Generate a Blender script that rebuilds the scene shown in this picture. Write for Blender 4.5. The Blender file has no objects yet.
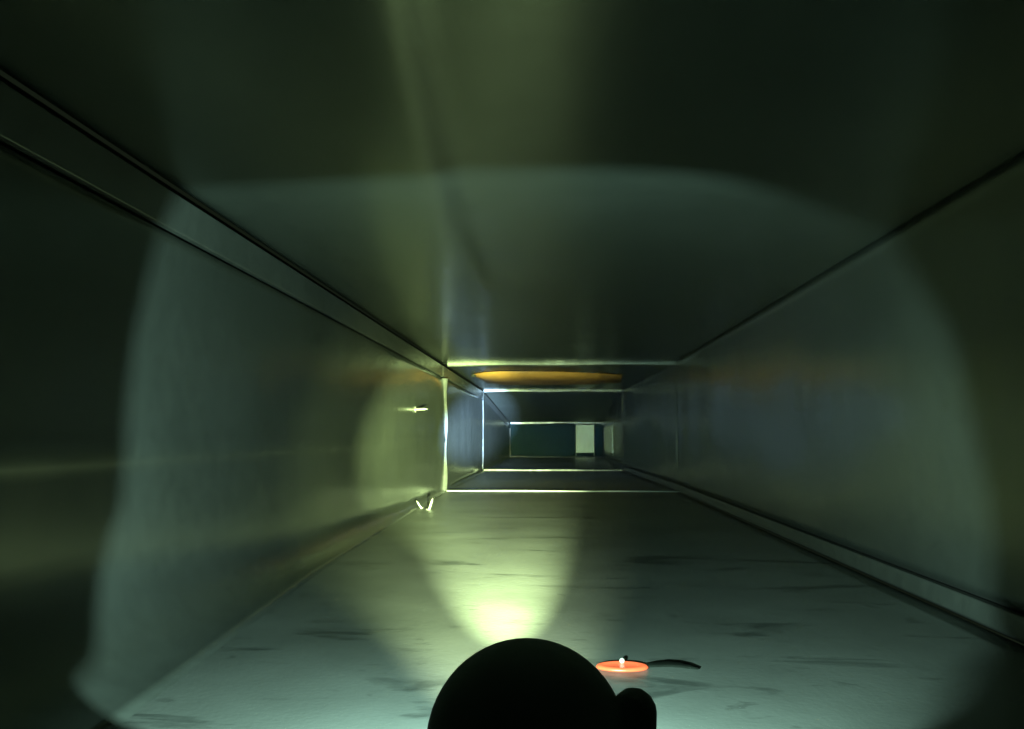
import bpy, bmesh, math, random
from mathutils import Vector, Matrix, noise
random.seed(7)
S = bpy.context.scene
COL = S.collection

# ------------------------------------------------------------------ camera
F = 887.0                                  # focal length in pixels of a 1024 wide frame
cam_d = bpy.data.cameras.new('camera')
cam_d.sensor_width = 36.0
cam_d.lens = 36.0 * F / 1024.0
cam_d.clip_start = 0.01
cam = bpy.data.objects.new('camera', cam_d)
COL.objects.link(cam)
cam.location = (0, 0, 0)
cam.rotation_euler = (math.radians(90 + 4.61), 0, math.radians(2.58))
S.camera = cam
CAM_M = cam.rotation_euler.to_matrix()

def ray(px, py):
    return CAM_M @ Vector(((px - 512) / F, -(py - 364.5) / F, -1.0))

def at_y(px, py, Y):
    d = ray(px, py)
    return d * (Y / d.y)

def at_z(px, py, Z):
    d = ray(px, py)
    return d * (Z / d.z)

def at_x(px, py, X):
    d = ray(px, py)
    return d * (X / d.x)

# ------------------------------------------------------------------ world and exposure
w = bpy.data.worlds.new('world')
S.world = w
w.use_nodes = True
bg = w.node_tree.nodes['Background']
bg.inputs[0].default_value = (0.42, 0.62, 0.34, 1)
bg.inputs[1].default_value = 0.016
S.view_settings.view_transform = 'Standard'
S.view_settings.look = 'None'
S.view_settings.gamma = 1.0
S.view_settings.exposure = 0.0
S.view_settings.use_curve_mapping = False
S.cycles.use_denoising = True
S.cycles.denoising_input_passes = 'RGB'
S.cycles.max_bounces = 10
S.cycles.diffuse_bounces = 5
S.cycles.glossy_bounces = 6
S.cycles.sample_clamp_indirect = 3.0
S.cycles.blur_glossy = 0.3
S.cycles.caustics_reflective = True

# lamp position: the front of the round hand lamp that stands on the duct floor
LAMP_Y = 0.25
LC = at_y(527, 743.5, LAMP_Y)                # centre of its round head
LR = 99.5 / F * LAMP_Y * 0.985
LENS = LC + Vector((0.0, LR * 1.12, -0.002))

def spot(name, loc, target, energy, color, half_deg, blend, size=0.006):
    d = bpy.data.lights.new(name, 'SPOT')
    d.energy = energy
    d.color = color
    d.spot_size = math.radians(2 * half_deg)
    d.spot_blend = blend
    d.shadow_soft_size = size
    o = bpy.data.objects.new(name, d)
    COL.objects.link(o)
    o.location = loc
    o.rotation_euler = (Vector(target) - Vector(loc)).to_track_quat('-Z', 'Y').to_euler()
    return o

# every beam leaves the same lens: wide reflector field, warm core, plus a blue beam added for the left wall, and faint spill
ZFLOOR = -0.141
TW = at_y(548, 425, 2.28)
LIGHTS = [
    spot('lamp_field', LENS, at_y(430, 470, 2.28), 16.5, (0.57, 1.0, 0.83), 67, 0.55, 0.0004),
    spot('lamp_core', LENS, at_z(496, 612, ZFLOOR), 62.0, (0.78, 1.0, 0.58), 14.5, 1.0, 0.002),
    spot('lamp_core', LENS, at_z(494, 524, ZFLOOR), 880.0, (0.76, 1.0, 0.46), 7.6, 1.0, 0.002),
    spot('lamp_throw', LENS, at_y(432, 430, 2.28), 1500.0, (0.74, 1.0, 0.36), 7.8, 1.0, 0.002),
    spot('lamp_throw', LENS, at_y(430, 435, 2.28), 90.0, (0.74, 1.0, 0.36), 16.0, 1.0, 0.002),
    spot('added_blue_beam', LENS, at_y(478, 428, 3.0), 12000.0, (0.38, 0.62, 1.0), 3.3, 1.0, 0.002),
    spot('lamp_spill', LENS + Vector((0, 0.014, 0)), TW, 0.09, (0.50, 1.0, 0.45), 85.0, 0.3, 0.01),
]

# ------------------------------------------------------------------ helpers
def setp(o, label=None, cat=None, group=None, kind=None):
    if label: o['label'] = label
    if cat: o['category'] = cat
    if group: o['group'] = group
    if kind: o['kind'] = kind
    return o

def empty(name, loc=(0, 0, 0)):
    o = bpy.data.objects.new(name, None)
    o.empty_display_size = 0.02
    o.location = loc
    COL.objects.link(o)
    return o

def link(name, bm, mat, parent=None, smooth=False, loc=None):
    me = bpy.data.meshes.new(name)
    bmesh.ops.recalc_face_normals(bm, faces=bm.faces)
    bm.to_mesh(me)
    bm.free()
    me.materials.append(mat)
    if smooth:
        for p in me.polygons: p.use_smooth = True
    o = bpy.data.objects.new(name, me)
    COL.objects.link(o)
    if parent is not None: o.parent = parent
    if loc is not None: o.location = loc
    return o

def add_box(bm, x0, x1, y0, y1, z0, z1, bev=0.0):
    r = bmesh.ops.create_cube(bm, size=1.0)
    vs = r['verts']
    for v in vs:
        v.co = Vector(((x0 + x1) / 2 + v.co.x * (x1 - x0), (y0 + y1) / 2 + v.co.y * (y1 - y0), (z0 + z1) / 2 + v.co.z * (z1 - z0)))
    if bev > 0:
        es = list({e for v in vs for e in v.link_edges})
        bmesh.ops.bevel(bm, geom=es, offset=bev, segments=2, affect='EDGES', profile=0.6)

def add_sheet(bm, fn, nu, nv, out, th=0.0012, us=None, vs=None):
    """grid fn(u,v)->Vector with a back face th further along out: a real thin sheet"""
    us = us or [i / nu for i in range(nu + 1)]
    vs = vs or [j / nv for j in range(nv + 1)]
    A = [[bm.verts.new(fn(u, v)) for v in vs] for u in us]
    B = [[bm.verts.new(a.co + out * th) for a in row] for row in A]
    n, m = len(us) - 1, len(vs) - 1
    for i in range(n):
        for j in range(m):
            bm.faces.new((A[i][j], A[i + 1][j], A[i + 1][j + 1], A[i][j + 1]))
            bm.faces.new((B[i][j], B[i][j + 1], B[i + 1][j + 1], B[i + 1][j]))
    for i in range(n):
        bm.faces.new((A[i][0], B[i][0], B[i + 1][0], A[i + 1][0]))
        bm.faces.new((A[i][m], A[i + 1][m], B[i + 1][m], B[i][m]))
    for j in range(m):
        bm.faces.new((A[0][j], A[0][j + 1], B[0][j + 1], B[0][j]))
        bm.faces.new((A[n][j], B[n][j], B[n][j + 1], A[n][j + 1]))

def add_lathe(bm, prof, seg=32, mat=Matrix.Identity(4)):
    """profile of (radius, height) revolved about local z"""
    rings = []
    for r, h in prof:
        if r < 1e-7:
            rings.append([bm.verts.new(mat @ Vector((0, 0, h)))])
        else:
            rings.append([bm.verts.new(mat @ Vector((r * math.cos(2 * math.pi * k / seg), r * math.sin(2 * math.pi * k / seg), h))) for k in range(seg)])
    for a, b in zip(rings, rings[1:]):
        for k in range(seg):
            k2 = (k + 1) % seg
            if len(a) == 1 and len(b) > 1: bm.faces.new((a[0], b[k], b[k2]))
            elif len(b) == 1 and len(a) > 1: bm.faces.new((a[k], b[0], a[k2]))
            elif len(a) > 1: bm.faces.new((a[k], b[k], b[k2], a[k2]))

# ------------------------------------------------------------------ materials
def new_mat(name):
    m = bpy.data.materials.new(name)
    m.use_nodes = True
    nt = m.node_tree
    return m, nt, nt.nodes['Principled BSDF']

def N(nt, typ, **kw):
    n = nt.nodes.new(typ)
    for k, v in kw.items():
        if k in n.inputs: n.inputs[k].default_value = v
        else: setattr(n, k, v)
    return n

def mapped(nt, scale, loc=(0, 0, 0), rot=(0, 0, 0)):
    g = nt.nodes.new('ShaderNodeNewGeometry')
    mp = nt.nodes.new('ShaderNodeMapping')
    mp.inputs['Scale'].default_value = scale
    mp.inputs['Location'].default_value = loc
    mp.inputs['Rotation'].default_value = rot
    nt.links.new(g.outputs['Position'], mp.inputs['Vector'])
    return mp.outputs[0]

def ramp(nt, src, stops):
    r = nt.nodes.new('ShaderNodeValToRGB')
    while len(r.color_ramp.elements) < len(stops): r.color_ramp.elements.new(0.5)
    for e, (p, c) in zip(r.color_ramp.elements, stops):
        e.position = p
        e.color = (*c, 1) if len(c) == 3 else c
    nt.links.new(src, r.inputs[0])
    return r.outputs[0]

def noise_n(nt, vec, scale, detail=4, rough=0.55, dist=0.0):
    n = N(nt, 'ShaderNodeTexNoise')
    n.inputs['Scale'].default_value = scale
    n.inputs['Detail'].default_value = detail
    n.inputs['Roughness'].default_value = rough
    n.inputs['Distortion'].default_value = dist
    nt.links.new(vec, n.inputs['Vector'])
    return n.outputs[0]

def math_n(nt, op, a, b):
    n = nt.nodes.new('ShaderNodeMath'); n.operation = op
    for i, v in enumerate((a, b)):
        if isinstance(v, (int, float)): n.inputs[i].default_value = v
        else: nt.links.new(v, n.inputs[i])
    return n.outputs[0]

def mul_col(nt, a, b, f=1.0):
    n = nt.nodes.new('ShaderNodeMix'); n.data_type = 'RGBA'; n.blend_type = 'MULTIPLY'
    n.inputs[0].default_value = f
    nt.links.new(a, n.inputs[6]); nt.links.new(b, n.inputs[7])
    return n.outputs[2]

def bump(nt, src, strength, dist, prev=None):
    b = nt.nodes.new('ShaderNodeBump')
    b.inputs['Strength'].default_value = strength
    b.inputs['Distance'].default_value = dist
    nt.links.new(src, b.inputs['Height'])
    if prev is not None: nt.links.new(prev, b.inputs['Normal'])
    return b.outputs[0]

def galvanized(name, base, metallic, rmin, rmax, streak=(1, 1, 1), lines=0.0):
    m, nt, p = new_mat(name)
    p.inputs['Metallic'].default_value = metallic
    sp = noise_n(nt, mapped(nt, (1, 1, 1)), 60, 2, 0.5)                 # zinc spangle
    c1 = ramp(nt, sp, [(0.3, tuple(b * 0.86 for b in base)), (0.7, base)])
    big = noise_n(nt, mapped(nt, (1, 1, 1), (3, 1, 2)), 5, 5, 0.6)        # grey dulling
    c2 = ramp(nt, big, [(0.3, (0.72, 0.74, 0.72)), (0.65, (1, 1, 1))])
    nt.links.new(mul_col(nt, c1, c2, 0.8), p.inputs['Base Color'])
    st = noise_n(nt, mapped(nt, streak), 40, 3, 0.6)
    rr = nt.nodes.new('ShaderNodeMapRange')
    rr.inputs[1].default_value = 0.3; rr.inputs[2].default_value = 0.7
    rr.inputs[3].default_value = rmin; rr.inputs[4].default_value = rmax
    nt.links.new(st, rr.inputs[0])
    nt.links.new(rr.outputs[0], p.inputs['Roughness'])
    if lines > 0: nt.links.new(bump(nt, st, lines, 0.0006), p.inputs['Normal'])
    return m

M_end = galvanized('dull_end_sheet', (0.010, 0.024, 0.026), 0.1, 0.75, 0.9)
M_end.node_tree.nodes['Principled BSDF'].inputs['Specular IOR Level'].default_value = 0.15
M_wall = galvanized('galvanized_wall_sheet', (0.20, 0.215, 0.20), 0.76, 0.25, 0.31, (1, 1, 0.25))
M_ceil = galvanized('galvanized_ceiling_sheet', (0.135, 0.15, 0.135), 0.70, 0.23, 0.29, (1.0, 0.10, 1), 0.02)
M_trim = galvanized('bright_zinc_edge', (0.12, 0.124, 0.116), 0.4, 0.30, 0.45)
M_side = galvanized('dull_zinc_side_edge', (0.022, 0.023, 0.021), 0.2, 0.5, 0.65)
M_rear = galvanized('dull_rear_ceiling_sheet', (0.13, 0.15, 0.13), 0.4, 0.55, 0.7)
M_bright = galvanized('clean_zinc_edge', (0.3, 0.31, 0.3), 0.4, 0.30, 0.45)
M_strip = galvanized('seam_strip_zinc', (0.17, 0.18, 0.17), 0.65, 0.35, 0.5)

def floor_mat():
    m, nt, p = new_mat('dusty_galvanized_floor_sheet')
    p.inputs['Metallic'].default_value = 0.35
    dust = noise_n(nt, mapped(nt, (1, 1, 1)), 7, 6, 0.6)
    c = ramp(nt, dust, [(0.3, (0.165, 0.175, 0.165)), (0.7, (0.245, 0.257, 0.245))])
    # dark smears lying across the duct
    sm = noise_n(nt, mapped(nt, (1.2, 3.4, 1), (0.7, 0.35, 0)), 5.0, 5, 0.62, 0.6)
    c2 = ramp(nt, sm, [(0.33, (0.34, 0.36, 0.36)), (0.42, (1, 1, 1))])
    fine = noise_n(nt, mapped(nt, (1, 2.2, 1), (2.7, 0.1, 0)), 22.0, 3, 0.6, 0.9)
    c3 = ramp(nt, fine, [(0.30, (0.5, 0.5, 0.5)), (0.38, (1, 1, 1))])
    nt.links.new(mul_col(nt, mul_col(nt, c, c2, 0.8), c3, 0.55), p.inputs['Base Color'])
    p.inputs['Roughness'].default_value = 0.42
    g = noise_n(nt, mapped(nt, (1, 1, 1)), 300, 2, 0.5)
    nt.links.new(bump(nt, g, 0.25, 0.0005), p.inputs['Normal'])
    return m
M_floor = floor_mat()

def plain(name, col, rough=0.5, metallic=0.0, grain=40, amt=0.25, emit=None, es=0):
    m, nt, p = new_mat(name)
    n = noise_n(nt, mapped(nt, (1, 1, 1)), grain, 4, 0.6)
    nt.links.new(ramp(nt, n, [(0.3, tuple(c * (1 - amt) for c in col)), (0.7, tuple(col))]), p.inputs['Base Color'])
    p.inputs['Roughness'].default_value = rough
    p.inputs['Metallic'].default_value = metallic
    if emit:
        p.inputs['Emission Color'].default_value = (*emit, 1)
        p.inputs['Emission Strength'].default_value = es
    return m
M_dark = plain('near_black_matt', (0.012, 0.013, 0.012), 0.9)  # near-black, behind the seam grooves and on the liner corner
M_rubber = plain('matt_dark_rubber', (0.5, 0.54, 0.46), 0.75, 0, 300, 0.3)
M_knob = plain('matt_dark_knob', (0.06, 0.065, 0.06), 0.9, 0, 300, 0.3)
M_knob.node_tree.nodes['Principled BSDF'].inputs['Specular IOR Level'].default_value = 0.05
M_tail = plain('black_rubber_tail', (0.012, 0.014, 0.012), 0.95)
M_tail.node_tree.nodes['Principled BSDF'].inputs['Specular IOR Level'].default_value = 0.0
M_screw = plain('bright_screw_steel', (0.4, 0.4, 0.38), 0.25, 0.6, 200, 0.1)
M_orange = plain('glowing_orange_plastic', (0.7, 0.10, 0.04), 0.35, 0, 200, 0.15, (1.0, 0.20, 0.07), 0.75)
M_liner = plain('amber_liner', (0.66, 0.31, 0.08), 0.5, 0.0, 14, 0.35)
M_white = plain('white_bead', (0.95, 0.95, 0.9), 0.15)
M_slot_reflection = plain('glowing_slot_reflection', (0.3, 0.35, 0.27), 0.7, 0, 30, 0.2, (0.60, 0.9, 0.42), 0.075)  # emission stands in for the end slot's reflection
M_slot = plain('daylit_slot', (0.6, 0.7, 0.55), 0.6, 0, 30, 0.2, (0.60, 0.9, 0.46), 0.19)

# ------------------------------------------------------------------ duct shell
XL, ZB = -0.283, -0.141
YS = [-1.5, -0.35, 2.28, 3.63, 5.96]                                       # joints along the duct
def lerp_tab(tab, y):
    for (a, va), (b, vb) in zip(tab, tab[1:]):
        if y <= b: return va + (vb - va) * max(0.0, (y - a)) / (b - a)
    return tab[-1][1]
def XR(y): return lerp_tab([(-1.5, 0.317), (2.28, 0.317), (3.63, 0.287), (5.96, 0.343)], y)
def ZT(y): return lerp_tab([(-1.5, 0.188), (3.63, 0.188), (5.96, 0.090)], y)
def bend(y): return lerp_tab([(-1.5, 0.08), (0.3, 0.08), (0.9, 0.042), (1.9, 0.016), (2.28, 0.012), (5.96, 0.01)], y)

def oil(y, t, seed, i, amp):
    """oil-canning of a thin panel, zero at its joints"""
    y0, y1 = YS[i], YS[i + 1]
    e = math.sin(math.pi * min(1, max(0, (y - y0) / (y1 - y0)))) ** 0.5
    e2 = math.sin(math.pi * min(1, max(0, t))) ** 0.7
    n = noise.noise(Vector((y * 2.1 + seed, t * 1.6, seed * 3.1))) + 0.45 * noise.noise(Vector((y * 6.5, t * 2.4 + seed, 1.7)))
    # standing ripple next to each joint
    rip = math.exp(-abs(y - y1) * 7) * math.sin((y1 - y) * 24) * 0.6
    return amp * (n * e + rip * (1 if y > y0 + 0.2 else 0)) * e2

CR = [at_z(px, py, 0.188) for px, py in ((396, -60), (418, 60), (440, 160), (466, 235), (490, 290))]
def crease(x, y):
    """shallow dent line running along the ceiling sheet"""
    if y < CR[0].y or y > CR[-1].y: return 0.0
    for a, b in zip(CR, CR[1:]):
        if y <= b.y:
            cx = a.x + (b.x - a.x) * (y - a.y) / (b.y - a.y)
            break
    f = min(1.0, (CR[-1].y - y) * 6)
    d = (x - cx) / 0.012
    return 0.0045 * f * (1 / (1 + math.exp(-3 * d)) - (1 / (1 + math.exp(-0.5 * (d - 4)))))
G = 0.0009                                                                  # gap at each lap
walls = {}
for nm, lab, cat in (('floor', 'dusty grey-green galvanized sheet floor of the duct', 'floor'),
                ('ceiling', 'dark galvanized sheet ceiling of the duct with faint brush streaks', 'ceiling'),
                ('wall_left', 'galvanized left duct wall with seam strip along its top', 'wall'),
                ('wall_right', 'dark galvanized right duct wall with seam strip along its foot', 'wall'),
                ('wall_back', 'far end panel closing the duct, pale lit slot at its right', 'wall')):
    walls[nm] = setp(empty(nm, (0, 0, 0)), lab, cat, kind='structure')

for i in range(4):
    y0, y1 = YS[i] + (G if i else 0), YS[i + 1] - G
    nu = (30, 130, 70, 60)[i]
    Y = lambda u: y0 + (y1 - y0) * u
    # floor
    bm = bmesh.new()
    add_sheet(bm, lambda u, v: Vector((XL + (XR(Y(u)) - XL) * v, Y(u), ZB + oil(Y(u), v, 3.3 + i, i, 0.0012))), nu, 28, Vector((0, 0, -1)))
    link('sheet_panel', bm, M_floor, walls['floor'], True)
    # ceiling
    bm = bmesh.new()
    add_sheet(bm, lambda u, v: Vector((XL + (XR(Y(u)) - XL) * v, Y(u), ZT(Y(u)) + oil(Y(u), v, 8.1 + i, i, 0.0025) + crease(XL + (XR(Y(u)) - XL) * v, Y(u)))), nu, 100, Vector((0, 0, 1)))
    link('sheet_panel', bm, M_rear if i == 3 else M_ceil, walls['ceiling'], True)
    # left wall: bent corner at its foot, seam recess at its top
    def lw(u, v):
        y = Y(u)
        top = ZT(y) - 0.0385
        z = ZB + (top - ZB) * v
        r = bend(y)
        dz = z - ZB
        x = XL
        if dz < r: x += r - math.sqrt(max(0.0, r * r - (r - dz) ** 2))
        # rolled crease at eye level
        x += 0.0022 * math.exp(-((z + 0.008) / 0.006) ** 2) * (1 if i == 1 else 0.5)
        if i == 1 and y > 1.93:                                               # the sheet is knocked inwards beside the joint
            q = min(1.0, (y - 1.93) / 0.30)
            x += 0.008 * q * q * math.sin(math.pi * min(1, max(0, v * 1.02))) ** 0.35
        return Vector((x + oil(y, v, 5.7 + i, i, 0.006), y, z))
    bm = bmesh.new()
    vs = [(k / 12.0) ** 1.7 * 0.25 for k in range(12)] + [0.25 + 0.75 * k / 26 for k in range(27)]
    add_sheet(bm, lw, nu, 0, Vector((-1, 0, 0)), vs=vs)
    link('sheet_panel', bm, M_wall, walls['wall_left'], True)
    # right wall: seam recess at its foot
    def rw(u, v):
        y = Y(u)
        z0 = ZB + 0.0235
        z = z0 + (ZT(y) - z0) * v
        dz = ZT(y) - z
        r = 0.003
        x = XR(y)
        if dz < r: x -= r - math.sqrt(max(0.0, r * r - (r - dz) ** 2))
        return Vector((x + oil(y, v, 1.9 + i, i, 0.008), y, z))
    bm = bmesh.new()
    add_sheet(bm, rw, nu, 40, Vector((1, 0, 0)))
    link('sheet_panel', bm, M_wall, walls['wall_right'], True)
    # lock seams: a flat pocket strip with an open groove on each side, backing behind
    def strip(fx, z0, z1, sgn, proud, parent, name, mat, th):
        bm = bmesh.new()
        n = 16
        rows = []
        for k in range(n + 1):
            y = y0 + (y1 - y0) * k / n
            a, b = z0(y), z1(y)
            wv = 0.0006 * noise.noise(Vector((y * 5, sgn, 0)))
            x = fx(y) + sgn * proud + wv
            pts = [(x + -sgn * th, a), (x - sgn * 0.0005, a), (x, a + 0.0005), (x, b - 0.0005), (x - sgn * 0.0005, b), (x - sgn * th, b)]
            rows.append([bm.verts.new((p, y, q)) for p, q in pts])
        for A, B in zip(rows, rows[1:]):
            for q in range(6):
                bm.faces.new((A[q], A[(q + 1) % 6], B[(q + 1) % 6], B[q]))
        bm.faces.new(rows[0]); bm.faces.new(rows[-1])
        return link(name, bm, mat, parent)
    strip(lambda y: XL, lambda y: ZT(y) - 0.0345, lambda y: ZT(y) - 0.0065, 1, 0.0015, walls['wall_left'], 'seam_strip', M_strip, 0.006)
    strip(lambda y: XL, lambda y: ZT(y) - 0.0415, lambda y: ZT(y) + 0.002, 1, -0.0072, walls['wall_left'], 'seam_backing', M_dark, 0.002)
    strip(XR, lambda y: ZB + 0.0035, lambda y: ZB + 0.0195, -1, 0.0015, walls['wall_right'], 'seam_strip', M_strip, 0.006)
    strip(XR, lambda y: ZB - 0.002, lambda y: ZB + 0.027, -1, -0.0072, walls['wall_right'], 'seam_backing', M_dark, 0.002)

# far end
YE = YS[-1]
sx0, sx1 = at_y(576, 440, YE).x, at_y(594, 440, YE).x
bm = bmesh.new()
def endp(x0, x1, z0, z1):
    bm = bmesh.new(); add_box(bm, x0, x1, YE, YE + 0.002, z0, z1); return bm
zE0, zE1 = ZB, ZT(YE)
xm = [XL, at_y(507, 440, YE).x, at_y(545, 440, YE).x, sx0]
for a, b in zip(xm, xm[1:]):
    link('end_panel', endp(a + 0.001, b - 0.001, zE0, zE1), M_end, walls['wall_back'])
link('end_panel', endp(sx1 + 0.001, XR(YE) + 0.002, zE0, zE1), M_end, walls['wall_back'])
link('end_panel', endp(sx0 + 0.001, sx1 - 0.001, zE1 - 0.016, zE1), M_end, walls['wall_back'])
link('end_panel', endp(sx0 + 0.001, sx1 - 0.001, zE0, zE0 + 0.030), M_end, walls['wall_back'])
bm = bmesh.new()
add_box(bm, sx0 - 0.004, sx1 + 0.004, YE + 0.03, YE + 0.034, zE0, zE1)
o = link('glow_panel', bm, M_slot, walls['wall_back'])
o['label'] = 'pale green glowing slot letting light into the far end'

def side_glow_plate(u, v):  # glowing plate added in place of the slot's reflection in the wall
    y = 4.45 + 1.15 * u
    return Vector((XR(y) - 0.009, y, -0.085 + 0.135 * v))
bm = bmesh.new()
add_sheet(bm, side_glow_plate, 6, 3, Vector((1, 0, 0)), 0.006)
o = link('glow_panel', bm, M_slot_reflection, walls['wall_right'])
o['label'] = 'dimmer glowing plate standing in for the slot reflection on the far right wall'

# ------------------------------------------------------------------ joint cleats framing the duct
def frame(name, y, hT, hB, wL, wR, dep, label, wob=0.0, sides=True, mat=None):
    root = setp(empty(name, (0, y, 0)), label, 'trim', kind='structure')
    def bar(nm, p0, p1, w0, thick_axis, h, sgn):
        bm = bmesh.new()
        n = 24
        rows = []
        for k in range(n + 1):
            t = k / n
            c = Vector(p0) + (Vector(p1) - Vector(p0)) * t
            wv = wob * (math.sin(t * 7 + 1) + 0.5 * math.sin(t * 19))
            hh = h * (1 + 0.12 * math.sin(t * 13 + h * 900))
            # rounded fold: section in (y, thick_axis)
            sec = [(-dep / 2, -0.002), (-dep / 2, hh * 0.7), (-dep / 2 + 0.0015, hh), (dep / 2 - 0.0015, hh), (dep / 2, hh * 0.7), (dep / 2, -0.002)]
            row = []
            for (dy, dh) in sec:
                v = c.copy(); v.y += dy
                v[thick_axis] += sgn * (dh + wv)
                v.y -= y
                row.append(bm.verts.new(v))
            rows.append(row)
        for A, B in zip(rows, rows[1:]):
            for q in range(6): bm.faces.new((A[q], A[(q + 1) % 6], B[(q + 1) % 6], B[q]))
        bm.faces.new(rows[0]); bm.faces.new(rows[-1])
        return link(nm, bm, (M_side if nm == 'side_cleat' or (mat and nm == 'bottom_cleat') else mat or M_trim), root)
    xr, zt = XR(y), ZT(y)
    bar('top_cleat', (XL + wL, y, zt), (xr - wR, y, zt), 0, 2, hT, -1)
    bar('bottom_cleat', (XL + wL, y, ZB), (xr - wR, y, ZB), 0, 2, hB, 1)
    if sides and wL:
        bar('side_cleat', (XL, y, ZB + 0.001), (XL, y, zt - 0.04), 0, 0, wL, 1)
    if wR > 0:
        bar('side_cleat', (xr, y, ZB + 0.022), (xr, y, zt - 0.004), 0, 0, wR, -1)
    return root
frame('trim_1', 2.28, 0.0085, 0.0045, 0.014, 0.0, 0.02, 'nearest bright folded metal joint framing the duct opening')
frame('trim_2', 3.63, 0.0095, 0.0075, 0.005, 0.004, 0.02, 'middle bright folded metal joint framing the duct')
frame('trim_3', 5.93, 0.012, 0.008, 0.008, 0.006, 0.02, 'farthest wavy metal joint round the duct end panel', wob=0.0022, mat=M_bright)

# ------------------------------------------------------------------ round lamp on the floor
lamp = setp(empty('round_lamp', (LC.x, LC.y, ZB)), 'matt dark round lamp seen from behind on the duct floor, its knob at right', 'lamp')
def rel(v, root): return Vector(v) - Vector(root.location)
Rm = Matrix.Rotation(math.radians(-90), 4, 'X')                              # local z -> +y
c = rel(LC, lamp)
T = Matrix.Translation(c)
bm = bmesh.new()
prof = []
for k in range(0, 25):
    a = math.radians(-90 + k * 6.0)
    prof.append((LR * math.cos(a), LR * math.sin(a)))
prof += [(LR * 0.57, LR * 0.84), (LR * 0.57, LR * 0.96), (LR * 0.52, LR * 0.96), (LR * 0.50, LR * 0.84), (0, LR * 0.70)]
prof[0] = (0, -LR)
add_lathe(bm, prof, 56, T @ Rm)
link('housing', bm, M_rubber, lamp, True)
bm = bmesh.new()
add_lathe(bm, [(LR * 0.56, LR * 0.82), (LR * 0.60, LR * 0.84), (LR * 0.60, LR * 0.98), (LR * 0.56, LR * 1.01), (LR * 0.51, LR * 0.99), (LR * 0.51, LR * 0.88)], 48, T @ Rm)
link('bezel', bm, M_knob, lamp, True)
bm = bmesh.new()
add_lathe(bm, [(LR * 0.52, LR * 0.92), (LR * 0.3, LR * 0.96), (0, LR * 0.98)], 40, T @ Rm)
M_lens, nt, p = new_mat('lamp_lens')
p.inputs['Base Color'].default_value = (0.9, 1, 0.85, 1)
link('lens', bm, M_lens, lamp, True)
# unseen mask and its tube, added so the rounded opening cuts the lit field
LR3 = rel(LENS, lamp)
bm = bmesh.new()
add_lathe(bm, [(LR * 0.55, LR * 0.95), (LR * 0.585, LR * 0.95), (LR * 0.585, LR * 1.12 + 0.011), (LR * 0.55, LR * 1.12 + 0.011), (LR * 0.55, LR * 0.95)], 48, T @ Rm)
link('added_mask_tube', bm, M_knob, lamp, True)
edge_pts = [(-.283, .574, .024), (-.283, .572, -.042), (-.283, .556, -.066), (-.283, .541, -.100), (-.283, .515, -.132), (-.262, .440, -.141), (-.14, .39, -.141),
            (0, .37, -.141), (.11, .39, -.141), (.184, .45, -.141), (.239, .539, -.141), (.317, .657, -.130), (.317, .651, -.059), (.317, .677, .012), (.317, .693, .066),
            (.317, .733, .111), (.317, .800, .165), (.255, .756, .188), (.155, .653, .188), (.105, .621, .188), (.034, .606, .188), (-.072, .613, .188),
            (-.183, .628, .188), (-.27, .633, .180), (-.283, .615, .150), (-.283, .598, .122), (-.283, .580, .071)]
MD = 0.009
inner = [((Vector(p) - LENS) * (MD / (p[1] - LENS.y))) for p in edge_pts]
# smooth the outline
n = len(inner)
fine = []
for k in range(n):
    p0, p1, p2, p3 = (inner[(k + q) % n] for q in (-1, 0, 1, 2))
    for t_ in (0.0, 0.33, 0.66):
        fine.append(0.5 * ((2 * p1) + (p2 - p0) * t_ + (2 * p0 - 5 * p1 + 4 * p2 - p3) * t_ ** 2 + (3 * p1 - p0 - 3 * p2 + p3) * t_ ** 3))
bm = bmesh.new()
cc = c - LR3                                                                  # head axis seen from the light
rows = []
for v in fine:
    d2 = Vector((v.x, 0, v.z)).normalized()
    c2 = Vector((cc.x, 0, cc.z))
    bq = d2.dot(c2)
    far = bq + math.sqrt(bq * bq - c2.dot(c2) + (LR * 0.575) ** 2)
    o_ = Vector((d2.x * far, MD, d2.z * far))
    rows.append([bm.verts.new(LR3 + q) for q in (v, o_, o_ + Vector((0, 0.0012, 0)), v + Vector((0, 0.0012, 0)) * 0.2)])
for A, B in zip(rows, rows[1:] + rows[:1]):
    for k in range(4): bm.faces.new((A[k], A[(k + 1) % 4], B[(k + 1) % 4], B[k]))
link('added_light_mask', bm, M_knob, lamp)
# foot and short neck
bm = bmesh.new()
add_lathe(bm, [(0, 0.0), (LR * 0.80, 0.0), (LR * 0.82, 0.003), (LR * 0.74, 0.007), (LR * 0.36, 0.010), (LR * 0.30, 0.016), (LR * 0.34, c.z - LR * 0.86), (0, c.z - LR * 0.8)], 40)
link('foot', bm, M_rubber, lamp, True)
# side knob
KC = rel(at_y(634, 711.5, LAMP_Y), lamp)
KR = 22.0 / F * LAMP_Y
bm = bmesh.new()
add_lathe(bm, [(0, KR), (KR * 0.42, KR * 0.91), (KR * 0.75, KR * 0.66), (KR * 0.95, KR * 0.3), (KR, 0), (KR * 0.98, -KR * 0.6), (KR * 0.92, -KR * 1.4), (KR * 0.6, -KR * 1.7), (0, -KR * 1.75)], 28, Matrix.Translation(KC))
kb = link('knob', bm, M_rubber, lamp, True)
bm = bmesh.new()
add_lathe(bm, [(0, -KR * 1.2), (KR * 0.45, -KR * 1.2), (KR * 0.45, KR * 0.1), (0, KR * 0.1)], 16, Matrix.Translation(KC + Vector((0, 0, -KR * 0.5))) @ Matrix.Rotation(math.radians(90), 4, 'Y'))
link('knob_stem', bm, M_knob, kb, True)
for l in LIGHTS:
    mw = l.location.copy()
    l.parent = lamp
    l.location = mw - lamp.location

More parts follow.
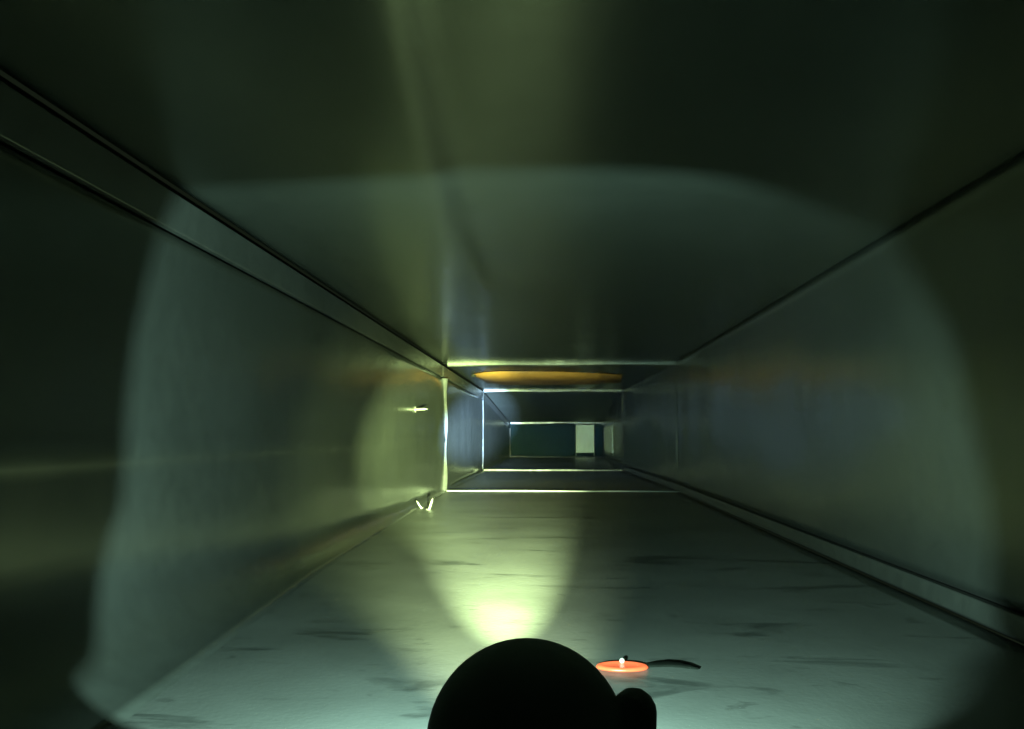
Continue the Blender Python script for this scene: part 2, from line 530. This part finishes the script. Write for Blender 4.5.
# ------------------------------------------------------------------ orange disc with dark tail
P = at_z(622, 665.5, ZB + 0.002)
disc = setp(empty('orange_disc', (P.x, P.y, ZB + 0.0005)), 'small glowing flat orange disc with dark curved tail on the floor right of the lamp', 'disc')
rx = 25.5 / F * P.y
bm = bmesh.new()
add_lathe(bm, [(0, 0), (rx * 0.96, 0), (rx, 0.0005), (rx * 0.95, 0.0013), (rx * 0.8, 0.0017), (rx * 0.7, 0.0012), (0, 0.0013)], 40, Matrix.Diagonal((1, 0.62, 1.3, 1)))
link('cap', bm, M_orange, disc, True)
bm = bmesh.new()
bmesh.ops.create_uvsphere(bm, u_segments=16, v_segments=10, radius=0.0016)
link('bead', bm, M_white, disc, True, loc=(0.0005, rx * 0.4, 0.0028))
bm = bmesh.new()
pts = [(645, 664), (655, 662.5), (668, 661.6), (680, 662.5), (690, 664.5), (698, 667)]
wid = [0.004, 0.006, 0.0078, 0.0078, 0.006, 0.001]
rows = []
for (px, py), wd in zip(pts, wid):
    q = rel(at_z(px, py, ZB + 0.002), disc)
    rows.append([bm.verts.new((q.x, q.y + s * wd, h)) for s, h in ((-1, 0.0003), (-0.6, 0.0012), (0.6, 0.0013), (1, 0.0003))])
for A, B in zip(rows, rows[1:]):
    for k in range(4): bm.faces.new((A[k], A[(k + 1) % 4], B[(k + 1) % 4], B[k]))
bm.faces.new(rows[0]); bm.faces.new(rows[-1])
t = link('tail', bm, M_tail, disc, True)
t['label'] = 'dark curved tail'

# ------------------------------------------------------------------ amber liner sheet under the ceiling past the first joint
a0 = at_y(473, 375, 3.0)
lin = setp(empty('liner_strip', (0, 3.0, 0.16)), 'orange-brown liner strip sagging from the ceiling between the nearest two joints', 'liner')
bm = bmesh.new()
top = [(473, 374.5), (484, 372.5), (500, 371.5), (530, 371.5), (560, 372), (590, 373), (622, 375)]
bot = [(475, 376.5), (488, 383), (505, 385), (530, 385.2), (560, 385), (590, 384.5), (622, 383)]
A, B = [], []
for (p, q) in zip(top, bot):
    A.append(rel(at_z(p[0], p[1], ZT(3) - 0.002), lin))
    vb = at_y(q[0], q[1], (A[-1].y + 3.0) + 0.25)
    B.append(rel(vb, lin))
MID = [(a + b) / 2 + Vector((0, 0, -0.003)) for a, b in zip(A, B)]
rows = []
for a, m_, b in zip(A, MID, B):
    rows.append([bm.verts.new(v) for v in (a, m_, b, b + Vector((0, 0.002, 0.002)), m_ + Vector((0, 0.002, 0.002)), a + Vector((0, 0.002, 0.001)))])
for X, Y_ in zip(rows, rows[1:]):
    for k in range(6): bm.faces.new((X[k], X[(k + 1) % 6], Y_[(k + 1) % 6], Y_[k]))
bm.faces.new(rows[0]); bm.faces.new(rows[-1])
link('liner_sheet', bm, M_liner, lin, True)
bm = bmesh.new()
e0 = rel(at_y(473.5, 375.5, A[0].y + 3.0), lin)
bmesh.ops.create_uvsphere(bm, u_segments=10, v_segments=8, radius=0.006)
for v in bm.verts: v.co = Vector((v.co.x * 1.4, v.co.y, v.co.z)) + e0
tp = link('torn_corner', bm, M_dark, lin, True)
tp['label'] = 'dark torn left corner'

# ------------------------------------------------------------------ sheet metal screws poking into the duct
def screw(base, tip, label, r=0.0030):
    base, tip = Vector(base), Vector(tip)
    root = setp(empty('screw', base), label, 'screw', 'screws poking into the duct')
    L = (tip - base).length
    q = (tip - base).to_track_quat('Z', 'Y').to_matrix().to_4x4()
    bm = bmesh.new()
    n = 9
    prof = [(0, -0.001), (r * 0.8, -0.001)]
    for k in range(n):
        h = L * 0.72 * k / n
        prof += [(r * 0.72, h), (r, h + L * 0.72 / n * 0.5)]
    prof += [(r * 0.72, L * 0.72)]
    add_lathe(bm, prof, 12, q)
    link('shaft', bm, M_screw, root, True)
    bm = bmesh.new()
    add_lathe(bm, [(r * 0.72, L * 0.72), (r * 0.45, L * 0.88), (0, L)], 12, q)
    link('point', bm, M_screw, root, True)
    bm = bmesh.new()
    add_lathe(bm, [(0, 0.0015), (r * 1.9, 0.0015), (r * 2.2, 0.0004), (r * 2.2, -0.001), (0, -0.001)], 16, q)
    link('washer', bm, M_screw, root, True)
    return root
b = at_x(415.5, 409.5, XL + 0.003); t_ = at_y(428.5, 409, b.y)
screw(b, t_, 'bright screw sticking out of the left wall before the nearest joint', 0.0032)
b = at_z(429, 510, ZB); t_ = at_y(433, 497.5, b.y)
screw(b, t_, 'bright leaning screw standing in the floor corner, right one of two')
b = at_z(421.5, 508.5, ZB); t_ = at_y(416, 500, b.y)
screw(b, t_, 'duller leaning screw standing in the floor corner, left one of two', 0.0022)
b = at_y(481.5, 475, 3.60); t_ = at_y(482.5, 463, 3.60)
screw(b, t_, 'upright screw at the lower left corner of the middle joint', 0.003)
b = at_y(602.5, 421, 5.88); t_ = at_y(603.5, 427, 5.88)
screw(b, t_, 'tiny screw hanging from the top right of the farthest joint', 0.006)
